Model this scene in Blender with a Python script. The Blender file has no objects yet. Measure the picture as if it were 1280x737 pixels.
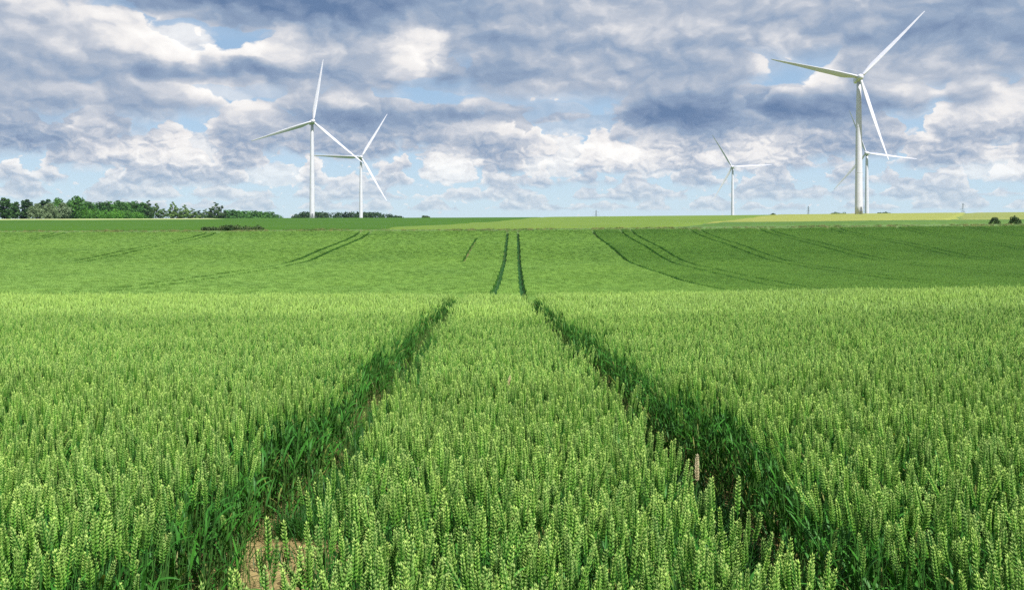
import bpy, math, random
import numpy as np
from mathutils import Vector, Matrix, Euler

R = math.radians
rnd = random.Random(11)
rng = np.random.default_rng(11)
scene = bpy.context.scene
col = scene.collection

# ------------------------------------------------------------------ camera
EYE = 1.62                      # eye height over the soil the camera stands on
cam_data = bpy.data.cameras.new('camera')
cam_data.sensor_width = 36.0
cam_data.lens = 31.2
cam_data.shift_y = -0.0730      # level camera, view shifted down: horizon sits high in the frame
cam_data.clip_start = 0.05
cam_data.clip_end = 40000
cam = bpy.data.objects.new('camera', cam_data)
col.objects.link(cam)
cam.location = (0, 0, EYE)
cam.rotation_euler = (R(90), 0, 0)
scene.camera = cam

# ------------------------------------------------------------------ light
SUN_AZ = R(146)                 # clockwise from +Y (view direction): behind the camera, to the right
SUN_EL = R(54)
sun_dir = Vector((math.sin(SUN_AZ)*math.cos(SUN_EL), math.cos(SUN_AZ)*math.cos(SUN_EL), math.sin(SUN_EL)))
sd = bpy.data.lights.new('sun', 'SUN')
sd.energy = 5.0
sd.angle = R(0.53)
sd.color = (1.0, 0.98, 0.95)
sun = bpy.data.objects.new('sun', sd)
col.objects.link(sun)
sun.rotation_euler = sun_dir.to_track_quat('Z', 'Y').to_euler()
sun.location = (40, -40, 60)

scene.view_settings.view_transform = 'Standard'
scene.view_settings.look = 'None'
scene.view_settings.exposure = 0.58
scene.view_settings.gamma = 1.0
scene.view_settings.use_curve_mapping = False
scene.cycles.max_bounces = 3
scene.cycles.diffuse_bounces = 2
scene.cycles.glossy_bounces = 2
scene.cycles.transmission_bounces = 2
scene.cycles.transparent_max_bounces = 4
scene.cycles.volume_bounces = 0
scene.cycles.use_denoising = False
scene.cycles.use_adaptive_sampling = True
scene.cycles.adaptive_threshold = 0.011
scene.cycles.adaptive_min_samples = 40
scene.cycles.caustics_reflective = False
scene.cycles.caustics_refractive = False


class NT:
    """small helper for writing node trees as expressions"""
    def __init__(self, tree):
        self.t = tree
    def n(self, kind, **kw):
        nd = self.t.nodes.new(kind)
        for k, v in kw.items():
            setattr(nd, k, v)
        return nd
    def put(self, sock, v):
        if v is None:
            return
        if hasattr(v, 'is_output'):
            self.t.links.new(v, sock)
        else:
            sock.default_value = v
    def m(self, op, a, b=None, c=None, clamp=False):
        nd = self.n('ShaderNodeMath', operation=op, use_clamp=clamp)
        for i, v in enumerate((a, b, c)):
            self.put(nd.inputs[i], v)
        return nd.outputs[0]
    def add(self, a, b): return self.m('ADD', a, b)
    def sub(self, a, b): return self.m('SUBTRACT', a, b)
    def mul(self, a, b): return self.m('MULTIPLY', a, b)
    def div(self, a, b): return self.m('DIVIDE', a, b)
    def xyz(self, x, y, z):
        nd = self.n('ShaderNodeCombineXYZ')
        for i, v in enumerate((x, y, z)):
            self.put(nd.inputs[i], v)
        return nd.outputs[0]
    def noise(self, vec, scale=1.0, detail=4.0, rough=0.5, lac=2.0, dist=0.0, color=False):
        nd = self.n('ShaderNodeTexNoise', noise_dimensions='3D')
        self.put(nd.inputs['Vector'], vec)
        nd.inputs['Scale'].default_value = scale
        nd.inputs['Detail'].default_value = detail
        nd.inputs['Roughness'].default_value = rough
        nd.inputs['Lacunarity'].default_value = lac
        nd.inputs['Distortion'].default_value = dist
        return nd.outputs['Color'] if color else nd.outputs['Fac']
    def smooth(self, v, a, b, lo=0.0, hi=1.0):
        nd = self.n('ShaderNodeMapRange', interpolation_type='SMOOTHSTEP')
        self.put(nd.inputs['Value'], v)
        self.put(nd.inputs['From Min'], a)
        self.put(nd.inputs['From Max'], b)
        nd.inputs['To Min'].default_value = lo
        nd.inputs['To Max'].default_value = hi
        return nd.outputs[0]
    def ramp(self, fac, stops, interp='LINEAR'):
        nd = self.n('ShaderNodeValToRGB')
        cr = nd.color_ramp
        cr.interpolation = interp
        while len(cr.elements) < len(stops):
            cr.elements.new(0.5)
        for e, (p, c) in zip(cr.elements, stops):
            e.position = p
            e.color = (*c, 1) if len(c) == 3 else c
        self.put(nd.inputs['Fac'], fac)
        return nd.outputs['Color']
    def mix(self, fac, a, b, blend='MIX'):
        nd = self.n('ShaderNodeMix', data_type='RGBA', blend_type=blend)
        self.put(nd.inputs[0], fac)
        for i, v in ((6, a), (7, b)):
            if isinstance(v, tuple) and len(v) == 3:
                v = (*v, 1)
            self.put(nd.inputs[i], v)
        return nd.outputs[2]


# ------------------------------------------------------------------ sky
world = bpy.data.worlds.new('World')
scene.world = world
world.use_nodes = True
world.node_tree.nodes.clear()
W = NT(world.node_tree)
sky = W.n('ShaderNodeTexSky', sky_type='NISHITA', sun_disc=False)
sky.sun_elevation = SUN_EL
sky.sun_rotation = SUN_AZ
sky.altitude = 100
sky.air_density = 1.0
sky.dust_density = 0.2
sky.ozone_density = 2.5
SKY_STRENGTH = 0.085

geo = W.n('ShaderNodeTexCoord')
sep = W.n('ShaderNodeSeparateXYZ')
W.put(sep.inputs[0], geo.outputs['Generated'])
dx, dy, dz = sep.outputs
AZ = W.m('ARCTAN2', dx, dy)                       # radians, 0 = straight ahead
EL = W.m('ARCSINE', dz)
F = 1108.0


def n2(x, y, detail, rough, color=False):
    nd = W.n('ShaderNodeTexNoise', noise_dimensions='2D')
    W.put(nd.inputs['Vector'], W.xyz(x, y, 0.0))
    nd.inputs['Scale'].default_value = 1.0
    nd.inputs['Detail'].default_value = detail
    nd.inputs['Roughness'].default_value = rough
    return nd.outputs['Color'] if color else nd.outputs['Fac']


def ma(a, b, c, clamp=False):
    return W.m('MULTIPLY_ADD', a, b, c, clamp)


def puff(x, y, detail, rough, smooth=0.35):
    """rounded cauliflower heads: inverted cell distance, several sizes on top of each other"""
    nd = W.n('ShaderNodeTexVoronoi', voronoi_dimensions='2D', feature='SMOOTH_F1')
    W.put(nd.inputs['Vector'], W.xyz(x, y, 0.0))
    nd.inputs['Scale'].default_value = 1.0
    nd.inputs['Detail'].default_value = detail
    nd.inputs['Roughness'].default_value = rough
    nd.inputs['Lacunarity'].default_value = 2.1
    nd.inputs['Smoothness'].default_value = smooth
    nd.normalize = True
    return W.sub(1.0, nd.outputs['Distance'])


hi = W.smooth(EL, 0.05, 0.16)
lo = W.sub(1.0, hi)
ca = n2(W.mul(AZ, 14.0), ma(EL, 26.0, 5.3), 5.0, 0.55, True)
fa = n2(W.mul(AZ, 40.0), ma(EL, 70.0, 17.0), 4.0, 0.55, True)
warp = W.n('ShaderNodeSeparateColor')
W.put(warp.inputs[0], W.mix(hi, fa, ca))
wsize = W.smooth(EL, 0.0, 0.18, 0.30, 1.0)        # ragged edges shrink with distance
wu = W.mul(W.sub(warp.outputs[0], 0.5), wsize)
wv = W.mul(W.sub(warp.outputs[1], 0.5), wsize)
UA = ma(wu, 0.060, AZ)
VA = ma(wv, 0.030, EL)
# heads seen near (high up) and far (low down), and the same a little towards the sun: their difference is the relief
b1 = puff(W.mul(UA, 22.0), ma(VA, 36.0, 41.0), 3.0, 0.44)
b1u = puff(W.mul(W.add(UA, 0.006), 22.0), ma(W.add(VA, 0.009), 36.0, 41.0), 3.0, 0.44)
b2 = puff(W.mul(UA, 58.0), ma(VA, 92.0, 63.0), 2.0, 0.50)
b2u = puff(W.mul(W.add(UA, 0.0025), 58.0), ma(W.add(VA, 0.0038), 92.0, 63.0), 2.0, 0.50)
bump = W.add(W.mul(b1, hi), W.mul(b2, lo))
relief = W.add(W.mul(W.sub(b1, b1u), W.mul(hi, 0.8)), W.mul(W.sub(b2, b2u), W.mul(lo, 0.9)))
bump = W.sub(bump, 0.62)
patch = n2(W.mul(AZ, 7.0), ma(EL, 17.0, 88.0), 3.0, 0.5)      # which crowns stand in the sun

clear = W.n('ShaderNodeVectorMath', operation='SCALE')
W.put(clear.inputs[0], sky.outputs[0])
clear.inputs['Scale'].default_value = SKY_STRENGTH
# thin high veil that pales the blue
veil = W.ramp(W.smooth(EL, 0.0, 0.20), [(0.0, (0.395, 0.520, 0.610)), (0.35, (0.310, 0.430, 0.560)), (1.0, (0.220, 0.335, 0.480))])
sky_col = W.mix(0.86, clear.outputs[0], veil)

# banks of stratocumulus, far to near: base elevation, crown height, width scale, cover, seed, base tone, crown tone
BANKS = [
    (0.7, 0.60, 16.0, 0.41, 1.2, 0.60, 0.76),
    (1.4, 0.95, 13.0, 0.41, 8.8, 0.56, 0.84),
    (2.3, 1.60, 13.0, 0.435, 15.1, 0.50, 0.95),
    (3.3, 1.80, 10.5, 0.44, 23.4, 0.44, 0.97),
    (4.4, 1.50, 8.0, 0.40, 37.7, 0.40, 0.80),
    (5.1, 2.00, 7.5, 0.39, 31.9, 0.42, 0.92),
    (6.8, 2.30, 5.6, 0.405, 44.6, 0.40, 0.96),
    (8.8, 2.70, 4.6, 0.40, 57.3, 0.40, 0.98),
    (11.2, 3.60, 3.8, 0.395, 66.1, 0.43, 0.94),
    (15.0, 6.00, 3.0, 0.36, 79.7, 0.42, 0.88),
    (26.0, 30.0, 2.2, 0.38, 88.2, 0.34, 0.76),
]
tone = None
alpha = None
for (e0, h, s, cov, seed, t0, t1) in BANKS:
    e0, h = R(e0), R(h)
    prof = n2(ma(UA, s, seed), seed*1.7, 3.0, 0.5)
    t = W.mul(W.m('MAXIMUM', W.sub(prof, cov), -0.03), h/0.15)         # crown height here
    t = ma(bump, h*0.9, t)                                             # knobbly upper outline
    v = W.sub(VA, e0)
    top = W.smooth(W.sub(t, v), -h*0.03, h*0.12)
    bot = W.smooth(ma(W.m('MINIMUM', t, h), 0.22 if e0 < R(4) else 0.6, v), -h*0.1, h*(0.25 if e0 < R(4) else 0.5))                      # the flat underside fades downwards
    a = W.mul(top, bot)
    lit = W.m('DIVIDE', W.add(v, h*0.10), W.m('MAXIMUM', t, h*0.35), clamp=True)
    tn = ma(W.mul(W.smooth(lit, 0.0, 0.95), W.smooth(patch, 0.34, 0.62, 0.45, 1.0)), t1-t0, t0)
    if tone is None:
        tone, alpha = tn, a
    else:
        tone = W.add(W.mul(tone, W.sub(1.0, a)), W.mul(tn, a))
        alpha = W.m('MAXIMUM', alpha, a)

# the clouds that mark this sky: centre and half sizes in the photograph's scale, weight (+ sunlit crown, - heavy base)
BLOBS = [
    (360, 4, 240, 38, -0.52), (300, 92, 150, 18, -0.26), (580, 95, 110, 26, -0.20), (490, 146, 140, 24, -0.42),
    (930, 136, 190, 34, -0.50), (1185, 40, 130, 44, -0.18), (800, 20, 160, 40, 0.14), (650, 142, 110, 16, -0.18),
    (80, 165, 110, 26, -0.18), (770, 155, 130, 18, -0.18),
    (520, 58, 48, 48, 0.50), (205, 52, 66, 22, 0.20), (380, 68, 80, 24, 0.26), (120, 28, 150, 50, 0.10),
    (562, 206, 44, 30, 0.36), (690, 196, 58, 32, 0.34), (757, 196, 32, 26, 0.36), (815, 196, 60, 30, 0.34),
    (945, 190, 76, 28, 0.36), (215, 186, 76, 22, 0.32), (112, 172, 36, 36, 0.30), (290, 108, 110, 16, 0.22),
    (985, 46, 34, 18, 0.34), (1140, 90, 100, 34, 0.22), (1240, 145, 70, 26, 0.18),
    (340, 218, 50, 16, 0.26), (1245, 210, 60, 16, 0.28), (700, 108, 100, 20, 0.16),
]
uv = W.xyz(UA, VA, 0.0)
mark = 0.0
mcov = 0.0
for (bx, by, rx, ry, w) in BLOBS:
    ba = math.atan((bx-640)/F)
    be = math.atan((275-by)/F*math.cos(ba))
    vm = W.n('ShaderNodeVectorMath', operation='MULTIPLY_ADD')
    W.put(vm.inputs[0], uv)
    vm.inputs[1].default_value = (F/rx, F/ry, 0)
    vm.inputs[2].default_value = (-ba*F/rx, -be*F/ry, 0)
    dt = W.n('ShaderNodeVectorMath', operation='DOT_PRODUCT')
    W.put(dt.inputs[0], vm.outputs[0]); W.put(dt.inputs[1], vm.outputs[0])
    g = ma(dt.outputs['Value'], -1.0, 1.0, True)
    mark = ma(g, w, mark)
    mcov = ma(W.smooth(ma(bump, 0.8, g), 0.18, 0.42), abs(w)*2.6, mcov)

tone = W.add(W.add(tone, mark), W.add(W.mul(relief, 0.85), W.mul(bump, 0.28)))
tone = ma(tone, 0.93, 0.055)
tone = W.sub(tone, W.mul(W.m('MAXIMUM', W.sub(tone, 0.82), 0.0), 0.4))      # crowns keep their modelling
alpha = W.m('MAXIMUM', alpha, W.m('MINIMUM', mcov, 1.0))
alpha = W.mul(alpha, W.smooth(EL, 0.004, 0.08, 0.50, 0.97))
CK = 0.77
cloud_col = W.ramp(tone, [(p, tuple(c*CK for c in rgb)) for p, rgb in [
    (0.00, (0.110, 0.180, 0.320)),
    (0.18, (0.180, 0.250, 0.385)),
    (0.36, (0.258, 0.335, 0.462)),
    (0.55, (0.395, 0.443, 0.530)),
    (0.72, (0.585, 0.598, 0.640)),
    (0.86, (0.800, 0.775, 0.760)),
    (1.00, (0.960, 0.930, 0.890))]])
sky_col = W.mix(alpha, sky_col, cloud_col)
bg = W.n('ShaderNodeBackground')
W.put(bg.inputs['Color'], sky_col)
bg.inputs['Strength'].default_value = 1.0
out = W.n('ShaderNodeOutputWorld')
W.t.links.new(bg.outputs[0], out.inputs[0])
world.cycles.sampling_method = 'NONE'      # an even sky: found by the bounced rays themselves

# ------------------------------------------------------------------ terrain
def pchip(xk, yk):
    xk = np.array(xk, float); yk = np.array(yk, float)
    h = np.diff(xk); d = np.diff(yk)/h
    m = np.zeros_like(xk)
    m[0], m[-1] = d[0], d[-1]
    for i in range(1, len(xk)-1):
        if d[i-1]*d[i] > 0:
            w1 = 2*h[i]+h[i-1]; w2 = h[i]+2*h[i-1]
            m[i] = (w1+w2)/(w1/d[i-1]+w2/d[i])
    def f(x):
        x = np.clip(np.asarray(x, float), xk[0], xk[-1])
        i = np.clip(np.searchsorted(xk, x)-1, 0, len(h)-1)
        t = (x-xk[i])/h[i]
        return ((1+2*t)*(1-t)**2*yk[i] + t*(1-t)**2*h[i]*m[i]
                + t*t*(3-2*t)*yk[i+1] + t*t*(t-1)*h[i]*m[i+1])
    return f

CROP = 0.76                                   # height of the wheat
WHEAT_END = 174.0
profile = pchip(                              # soil height along the view, relative to the eye
    [-80, -20, 0, 10, 16, 22, 24, 30, 40, 50, 57, 83, 114, 140, 174, 176, 179, 200, 300, 450, 600, 700, 900, 1200, 1800, 3000, 12000],
    [2.4, -0.60, -1.62, -2.13, -2.42, -2.71, -2.82, -3.38, -4.36, -5.11, -5.48, -6.11, -6.26, -4.96, -2.71, -2.2, -1.85, -1.78, -1.0, 0.5, 1.5, 1.4, -6, -12, -12, -14, -14])
centre = pchip([-80, 0, 10, 22, 35, 52, 75, 103, 156, 400], [1.9, .107, -.13, -.45, -.47, -.30, -.2, -.1, .1, .4])


def sstep(x, a, b):
    t = np.clip((np.asarray(x, float)-a)/(b-a), 0, 1)
    return t*t*(3-2*t)


def ground_z(X, Y):
    X = np.asarray(X, float); Y = np.asarray(Y, float)
    Xl = 900*np.tanh(X/900)
    far = np.where(Xl > 0, .0095*Xl, .004*Xl)*sstep(Y, 60, 170)
    near = .02*np.where(X > 0, np.sqrt(X*X+4)-2, 0)*(1-sstep(Y, 32, 75))*np.exp(-np.abs(X)/60)
    und = .05*np.sin(X*.11+Y*.05)*np.sin(Y*.09+1.3)*sstep(Y, 30, 70) + .25*np.sin(X*.013+.7)*np.sin(Y*.017)*sstep(Y, 150, 400)
    return EYE + profile(Y) + far + near + und


def gz(x, y):
    return float(ground_z(x, y))


# ------------------------------------------------------------------ helpers
def mesh_from(name, verts, faces, mat=None, cols=None, smooth=False):
    me = bpy.data.meshes.new(name)
    me.from_pydata([tuple(map(float, v)) for v in verts], [], [tuple(map(int, f)) for f in faces])
    if cols is not None:
        at = me.color_attributes.new('Col', 'FLOAT_COLOR', 'POINT')
        c = np.ones((len(verts), 4), np.float32)
        c[:, :3] = np.asarray(cols, np.float32)
        at.data.foreach_set('color', c.ravel())
    if smooth:
        me.polygons.foreach_set('use_smooth', [True]*len(me.polygons))
    if mat:
        me.materials.append(mat)
    me.update()
    return me


def obj(name, me, parent=None, loc=(0, 0, 0), rot=(0, 0, 0), scale=(1, 1, 1)):
    o = bpy.data.objects.new(name, me)
    col.objects.link(o)
    o.parent = parent
    o.location = loc
    o.rotation_euler = rot
    o.scale = scale
    return o


def tag(o, label=None, cat=None, group=None, kind=None):
    if label: o['label'] = label
    if cat: o['category'] = cat
    if group: o['group'] = group
    if kind: o['kind'] = kind
    return o


class MB:
    """mesh builder: vertices, faces and a colour for every vertex"""
    def __init__(self):
        self.v = []; self.f = []; self.c = []
    def add(self, vs, fs, cs):
        o = len(self.v)
        self.v += [tuple(p) for p in vs]
        self.f += [tuple(i+o for i in f) for f in fs]
        self.c += ([cs]*len(vs) if not isinstance(cs, list) else cs)
    def merge(self, other, M=None):
        vs = [tuple(M @ Vector(p)) for p in other.v] if M else other.v
        self.add(vs, other.f, list(other.c))
    def mesh(self, name, mat, smooth=False):
        return mesh_from(name, self.v, self.f, mat, self.c, smooth)


def tube(mb, pts, radii, n, cs, cap=True):
    vs = []
    fs = []
    pts = [Vector(p) for p in pts]
    for i, p in enumerate(pts):
        d = (pts[min(i+1, len(pts)-1)]-pts[max(i-1, 0)]).normalized()
        u = d.cross(Vector((0, 1, 0)) if abs(d.y) < .9 else Vector((1, 0, 0))).normalized()
        w = d.cross(u)
        for k in range(n):
            a = 2*math.pi*k/n
            vs.append(p+(u*math.cos(a)+w*math.sin(a))*radii[i])
    for i in range(len(pts)-1):
        for k in range(n):
            a, b = i*n+k, i*n+(k+1) % n
            fs.append((a, b, b+n, a+n))
    if cap:
        fs.append(tuple(range(n))[::-1])
        fs.append(tuple(range((len(pts)-1)*n, len(pts)*n)))
    if isinstance(cs, list):
        cs = [c for c in cs for _ in range(n)]
    mb.add(vs, fs, cs)


def box(mb, x0, x1, y0, y1, z0, z1, c=(.5, .5, .5)):
    mb.add([(x0, y0, z0), (x1, y0, z0), (x1, y1, z0), (x0, y1, z0), (x0, y0, z1), (x1, y0, z1), (x1, y1, z1), (x0, y1, z1)],
           [(0, 3, 2, 1), (4, 5, 6, 7), (0, 1, 5, 4), (1, 2, 6, 5), (2, 3, 7, 6), (3, 0, 4, 7)], c)


# ------------------------------------------------------------------ materials
def new_mat(name):
    m = bpy.data.materials.new(name)
    m.use_nodes = True
    m.node_tree.nodes.clear()
    return m, NT(m.node_tree)


def finish(T, shader):
    o = T.n('ShaderNodeOutputMaterial')
    T.t.links.new(shader, o.inputs[0])


def principled(T, color, rough=.6, spec=.3, normal=None):
    p = T.n('ShaderNodeBsdfPrincipled')
    if isinstance(color, tuple): color = (*color[:3], 1)
    T.put(p.inputs['Base Color'], color)
    T.put(p.inputs['Roughness'], rough)
    p.inputs['Specular IOR Level'].default_value = spec
    if normal is not None: T.put(p.inputs['Normal'], normal)
    return p.outputs[0]


def plant_mat(name, transl=.20, rough=.5, spec=.2, var=.35, each=1.0, tint_hi=(1.08, 1.08, .85), tint_lo=(.84, .94, 1.0), gain=1.0):
    """crop and leaf colour: the vertex colour of the organ, varied from plant to plant and over the field"""
    m, T = new_mat(name)
    at = T.n('ShaderNodeAttribute', attribute_name='Col')
    oi = T.n('ShaderNodeObjectInfo')
    big = T.noise(oi.outputs['Location'], .11, 4.0, .62)
    f = T.add(T.mul(T.sub(oi.outputs['Random'], .5), each), T.mul(T.sub(big, .5), 1.6))
    f = T.m('ADD', T.mul(f, .6), .5, clamp=True)
    t = T.ramp(f, [(0, tuple(c*(1-var*.55)*gain for c in tint_lo)), (1, tuple(c*(1+var*.45)*gain for c in tint_hi))])
    c = T.mix(1.0, at.outputs['Color'], t, 'MULTIPLY')
    p = principled(T, c, rough, spec)
    tr = T.n('ShaderNodeBsdfTranslucent')
    T.put(tr.inputs[0], T.mix(1.0, c, (1.1, 1.15, .55), 'MULTIPLY'))
    mx = T.n('ShaderNodeMixShader')
    mx.inputs[0].default_value = transl
    T.t.links.new(p, mx.inputs[1]); T.t.links.new(tr.outputs[0], mx.inputs[2])
    finish(T, mx.outputs[0])
    return m


M_WHEAT = plant_mat('wheat_green', var=.5)
M_WHEAT_FAR = plant_mat('wheat_far_green', transl=.25, var=.22, each=.16)
M_STRAW = plant_mat('straw_pale', transl=.1, var=.15)
M_DARKCROP = plant_mat('dark_crop', transl=.2, var=.25, each=.35)
M_GRASS = plant_mat('verge_grass', transl=.2)
M_LEAF = plant_mat('tree_leaf', transl=.2, var=.45, spec=.25, rough=.6)

m, T = new_mat('soil'); M_SOIL = m
tc = T.n('ShaderNodeTexCoord')
n1 = T.noise(tc.outputs['Object'], 2.2, 7.0, .65)
n2_ = T.noise(tc.outputs['Object'], 26.0, 5.0, .6)
cs_ = T.ramp(T.add(T.mul(n1, .6), T.mul(n2_, .4)), [(.3, (.14, .105, .042)), (.5, (.27, .205, .085)), (.7, (.41, .320, .140))])
vo = T.n('ShaderNodeTexVoronoi', feature='DISTANCE_TO_EDGE'); T.put(vo.inputs['Vector'], tc.outputs['Object']); vo.inputs['Scale'].default_value = 9.0
bp = T.n('ShaderNodeBump'); bp.inputs['Strength'].default_value = .9; bp.inputs['Distance'].default_value = .03
T.put(bp.inputs['Height'], T.add(n2_, T.mul(T.m('MINIMUM', vo.outputs[0], .12), 3.0)))
finish(T, principled(T, cs_, .95, .1, bp.outputs[0]))


def field_mat(name, a, b, c, scale=.35, rows=0.0):
    m, T = new_mat(name)
    tc = T.n('ShaderNodeTexCoord')
    mpn = T.n('ShaderNodeMapping'); T.put(mpn.inputs[0], tc.outputs['Object']); mpn.inputs['Scale'].default_value = (1.0, .07, 1.0)
    n = T.add(T.mul(T.noise(tc.outputs['Object'], scale, 6.0, .65), .5), T.mul(T.noise(mpn.outputs[0], scale*1.2, 4.0, .6), .5))
    big = T.noise(tc.outputs['Object'], .012, 3.0, .5)
    colr = T.ramp(T.add(T.mul(n, .55), T.mul(big, .45)), [(.32, a), (.5, b), (.68, c)])
    bp = T.n('ShaderNodeBump'); bp.inputs['Strength'].default_value = .6; bp.inputs['Distance'].default_value = .3
    T.put(bp.inputs['Height'], T.noise(tc.outputs['Object'], 2.5, 4.0, .6))
    finish(T, principled(T, colr, .85, .15, bp.outputs[0]))
    return m


M_FAR = field_mat('far_land', (.07, .12, .035), (.10, .17, .045), (.15, .21, .07), .03)
M_BEET = field_mat('beet_green', (.032, .088, .005), (.043, .110, .006), (.058, .135, .008))
M_GREEN2 = field_mat('light_green_crop', (.092, .155, .022), (.120, .185, .027), (.150, .215, .034))
M_BARLEY = field_mat('barley_yellow', (.180, .205, .045), (.225, .245, .055), (.275, .285, .070))
M_OLIVE = field_mat('ripening_olive', (.160, .195, .050), (.200, .225, .058), (.245, .260, .070))
M_STRIP = field_mat('pale_strip', (.27, .31, .12), (.33, .36, .155), (.39, .41, .20))
M_BANK = field_mat('dark_bank', (.050, .105, .022), (.072, .140, .028), (.110, .185, .040), .6)

m, T = new_mat('turbine_white'); M_WHITE = m
tc = T.n('ShaderNodeTexCoord')
n = T.noise(tc.outputs['Object'], .35, 5.0, .6)
finish(T, principled(T, T.ramp(n, [(.3, (.53, .52, .565)), (.6, (.59, .58, .625))]), T.m('MULTIPLY_ADD', n, .2, .28), .45))


def plain(name, c, rough=.6, spec=.3, vary=.15):
    m, T = new_mat(name)
    tc = T.n('ShaderNodeTexCoord')
    n = T.noise(tc.outputs['Object'], 3.0, 4.0, .6)
    finish(T, principled(T, T.ramp(n, [(.3, tuple(x*(1-vary) for x in c)), (.7, tuple(x*(1+vary) for x in c))]), rough, spec))
    return m


M_DOOR = plain('door_dark', (.10, .11, .12), .5)
M_GREY = plain('vent_grey', (.30, .31, .32), .5)
M_CONC = plain('concrete', (.38, .37, .34), .9)
M_STEEL = plain('galvanised_steel', (.22, .25, .27), .5, .5)
M_BARK = plain('bark', (.085, .065, .045), .9, .1, .3)

# ------------------------------------------------------------------ ground
ys = np.unique(np.concatenate([np.linspace(-60, 30, 91), np.linspace(30, 180, 101), np.geomspace(180, 1300, 70), np.geomspace(1300, 12000, 24)]))
xs = np.geomspace(2, 9000, 44)
xs = np.concatenate([-xs[::-1], np.linspace(-1.5, 1.5, 4), xs])
XX, YY = np.meshgrid(xs, ys)
ZZ = ground_z(XX, YY)
V = np.stack([XX, YY, ZZ], -1).reshape(-1, 3)
nx = len(xs)
I = (np.arange(len(ys)-1)[:, None]*nx+np.arange(nx-1)[None]).ravel()
cols_ = None
gm = mesh_from('ground', V, np.stack([I, I+1, I+1+nx, I+nx], -1), M_SOIL, None, True)
gm.materials.append(M_FAR)
yc = V[I, 1]
gm.polygons.foreach_set('material_index', np.where(yc > 173, 1, 0).astype(np.int32))
tag(obj('ground', gm), kind='structure')


def field(name, y0, y1, xl, xr, mat, lift, ny=60, nxx=40, label=None):
    """a crop canopy draped over the terrain between two side lines, as a slab with an edge down to the soil"""
    yv = np.geomspace(y0, y1, ny)
    t = np.linspace(0, 1, nxx)
    YV = np.repeat(yv[:, None], nxx, 1)
    XL = np.array([xl(y) for y in yv])[:, None]; XR = np.array([xr(y) for y in yv])[:, None]
    XV = XL+(XR-XL)*t[None]
    ZV = ground_z(XV, YV)+lift
    ZV[0] -= lift+.05; ZV[-1] -= lift+.05; ZV[1:-1, 0] -= lift+.05; ZV[1:-1, -1] -= lift+.05
    v = np.stack([XV, YV, ZV], -1).reshape(-1, 3)
    i = (np.arange(ny-1)[:, None]*nxx+np.arange(nxx-1)[None]).ravel()
    me = mesh_from(name, v, np.stack([i, i+1, i+1+nxx, i+nxx], -1), mat, None, True)
    return tag(obj(name, me), label, None, None, 'structure')


wav = lambda y: 1.1*math.sin(y*.083)+.7*math.sin(y*.21+1)+.4*math.sin(y*.47+2)
bA = lambda y: -21+(y-230)*.14+wav(y)
bB = lambda y: 71+(y-290)*.363+wav(y+40)
bC = lambda y: 150+(y-300)*.52+wav(y+90)
field('beet_field', 181, 690, lambda y: -y*.95-40, lambda y: bA(y)-.3, M_BEET, .35, 70, 60)
field('green_field', 181, 720, lambda y: bA(y)+.3, lambda y: bB(y)-.3, M_GREEN2, .4, 70, 60)
field('barley_field', 247, 730, lambda y: bB(y)+.3, lambda y: bC(y)-.3, M_BARLEY, .6, 70, 60)
field('ripening_field', 247, 760, lambda y: bC(y)+.3, lambda y: y*.95+120, M_OLIVE, .55, 70, 40)
field('dark_green_field', 196, 243, lambda y: bB(y)+1.2, lambda y: y*.9+60, M_BANK, .5, 20, 60)
field('pale_field_strip', 478, 515, lambda y: -y*.95-30, lambda y: -320+(y-478)*4.4, M_STRIP, .75, 20, 40)

# ------------------------------------------------------------------ wheat plants
EAR_LO = (.028, .145, .018); EAR = (.112, .335, .030); EAR_HI = (.720, .830, .270)  # ear tips are pale; EAR_HI is lifted further to paint in sunlit highlights
STEM = (.060, .185, .036); LEAF = (.026, .128, .018); LEAF2 = (.052, .185, .022)
STRAW = (.55, .42, .24); STRAW_HI = (.75, .62, .42)


def mixc(a, b, t):
    return tuple(x+(y-x)*t for x, y in zip(a, b))


def floret(mb, p, d, side, L, w, c0, c1):
    """a plump pointed grain husk: octahedron stretched along d"""
    d = d.normalized()
    u = d.cross(side).normalized(); s = d.cross(u)
    m_ = p+d*L*.42
    vs = [p, m_+u*w, m_+s*w*.8, m_-u*w, m_-s*w*.8, p+d*L]
    mb.add(vs, [(0, 2, 1), (0, 3, 2), (0, 4, 3), (0, 1, 4), (5, 1, 2), (5, 2, 3), (5, 3, 4), (5, 4, 1)],
           [c0]+[mixc(c0, c1, .45)]*4+[c1])


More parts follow.
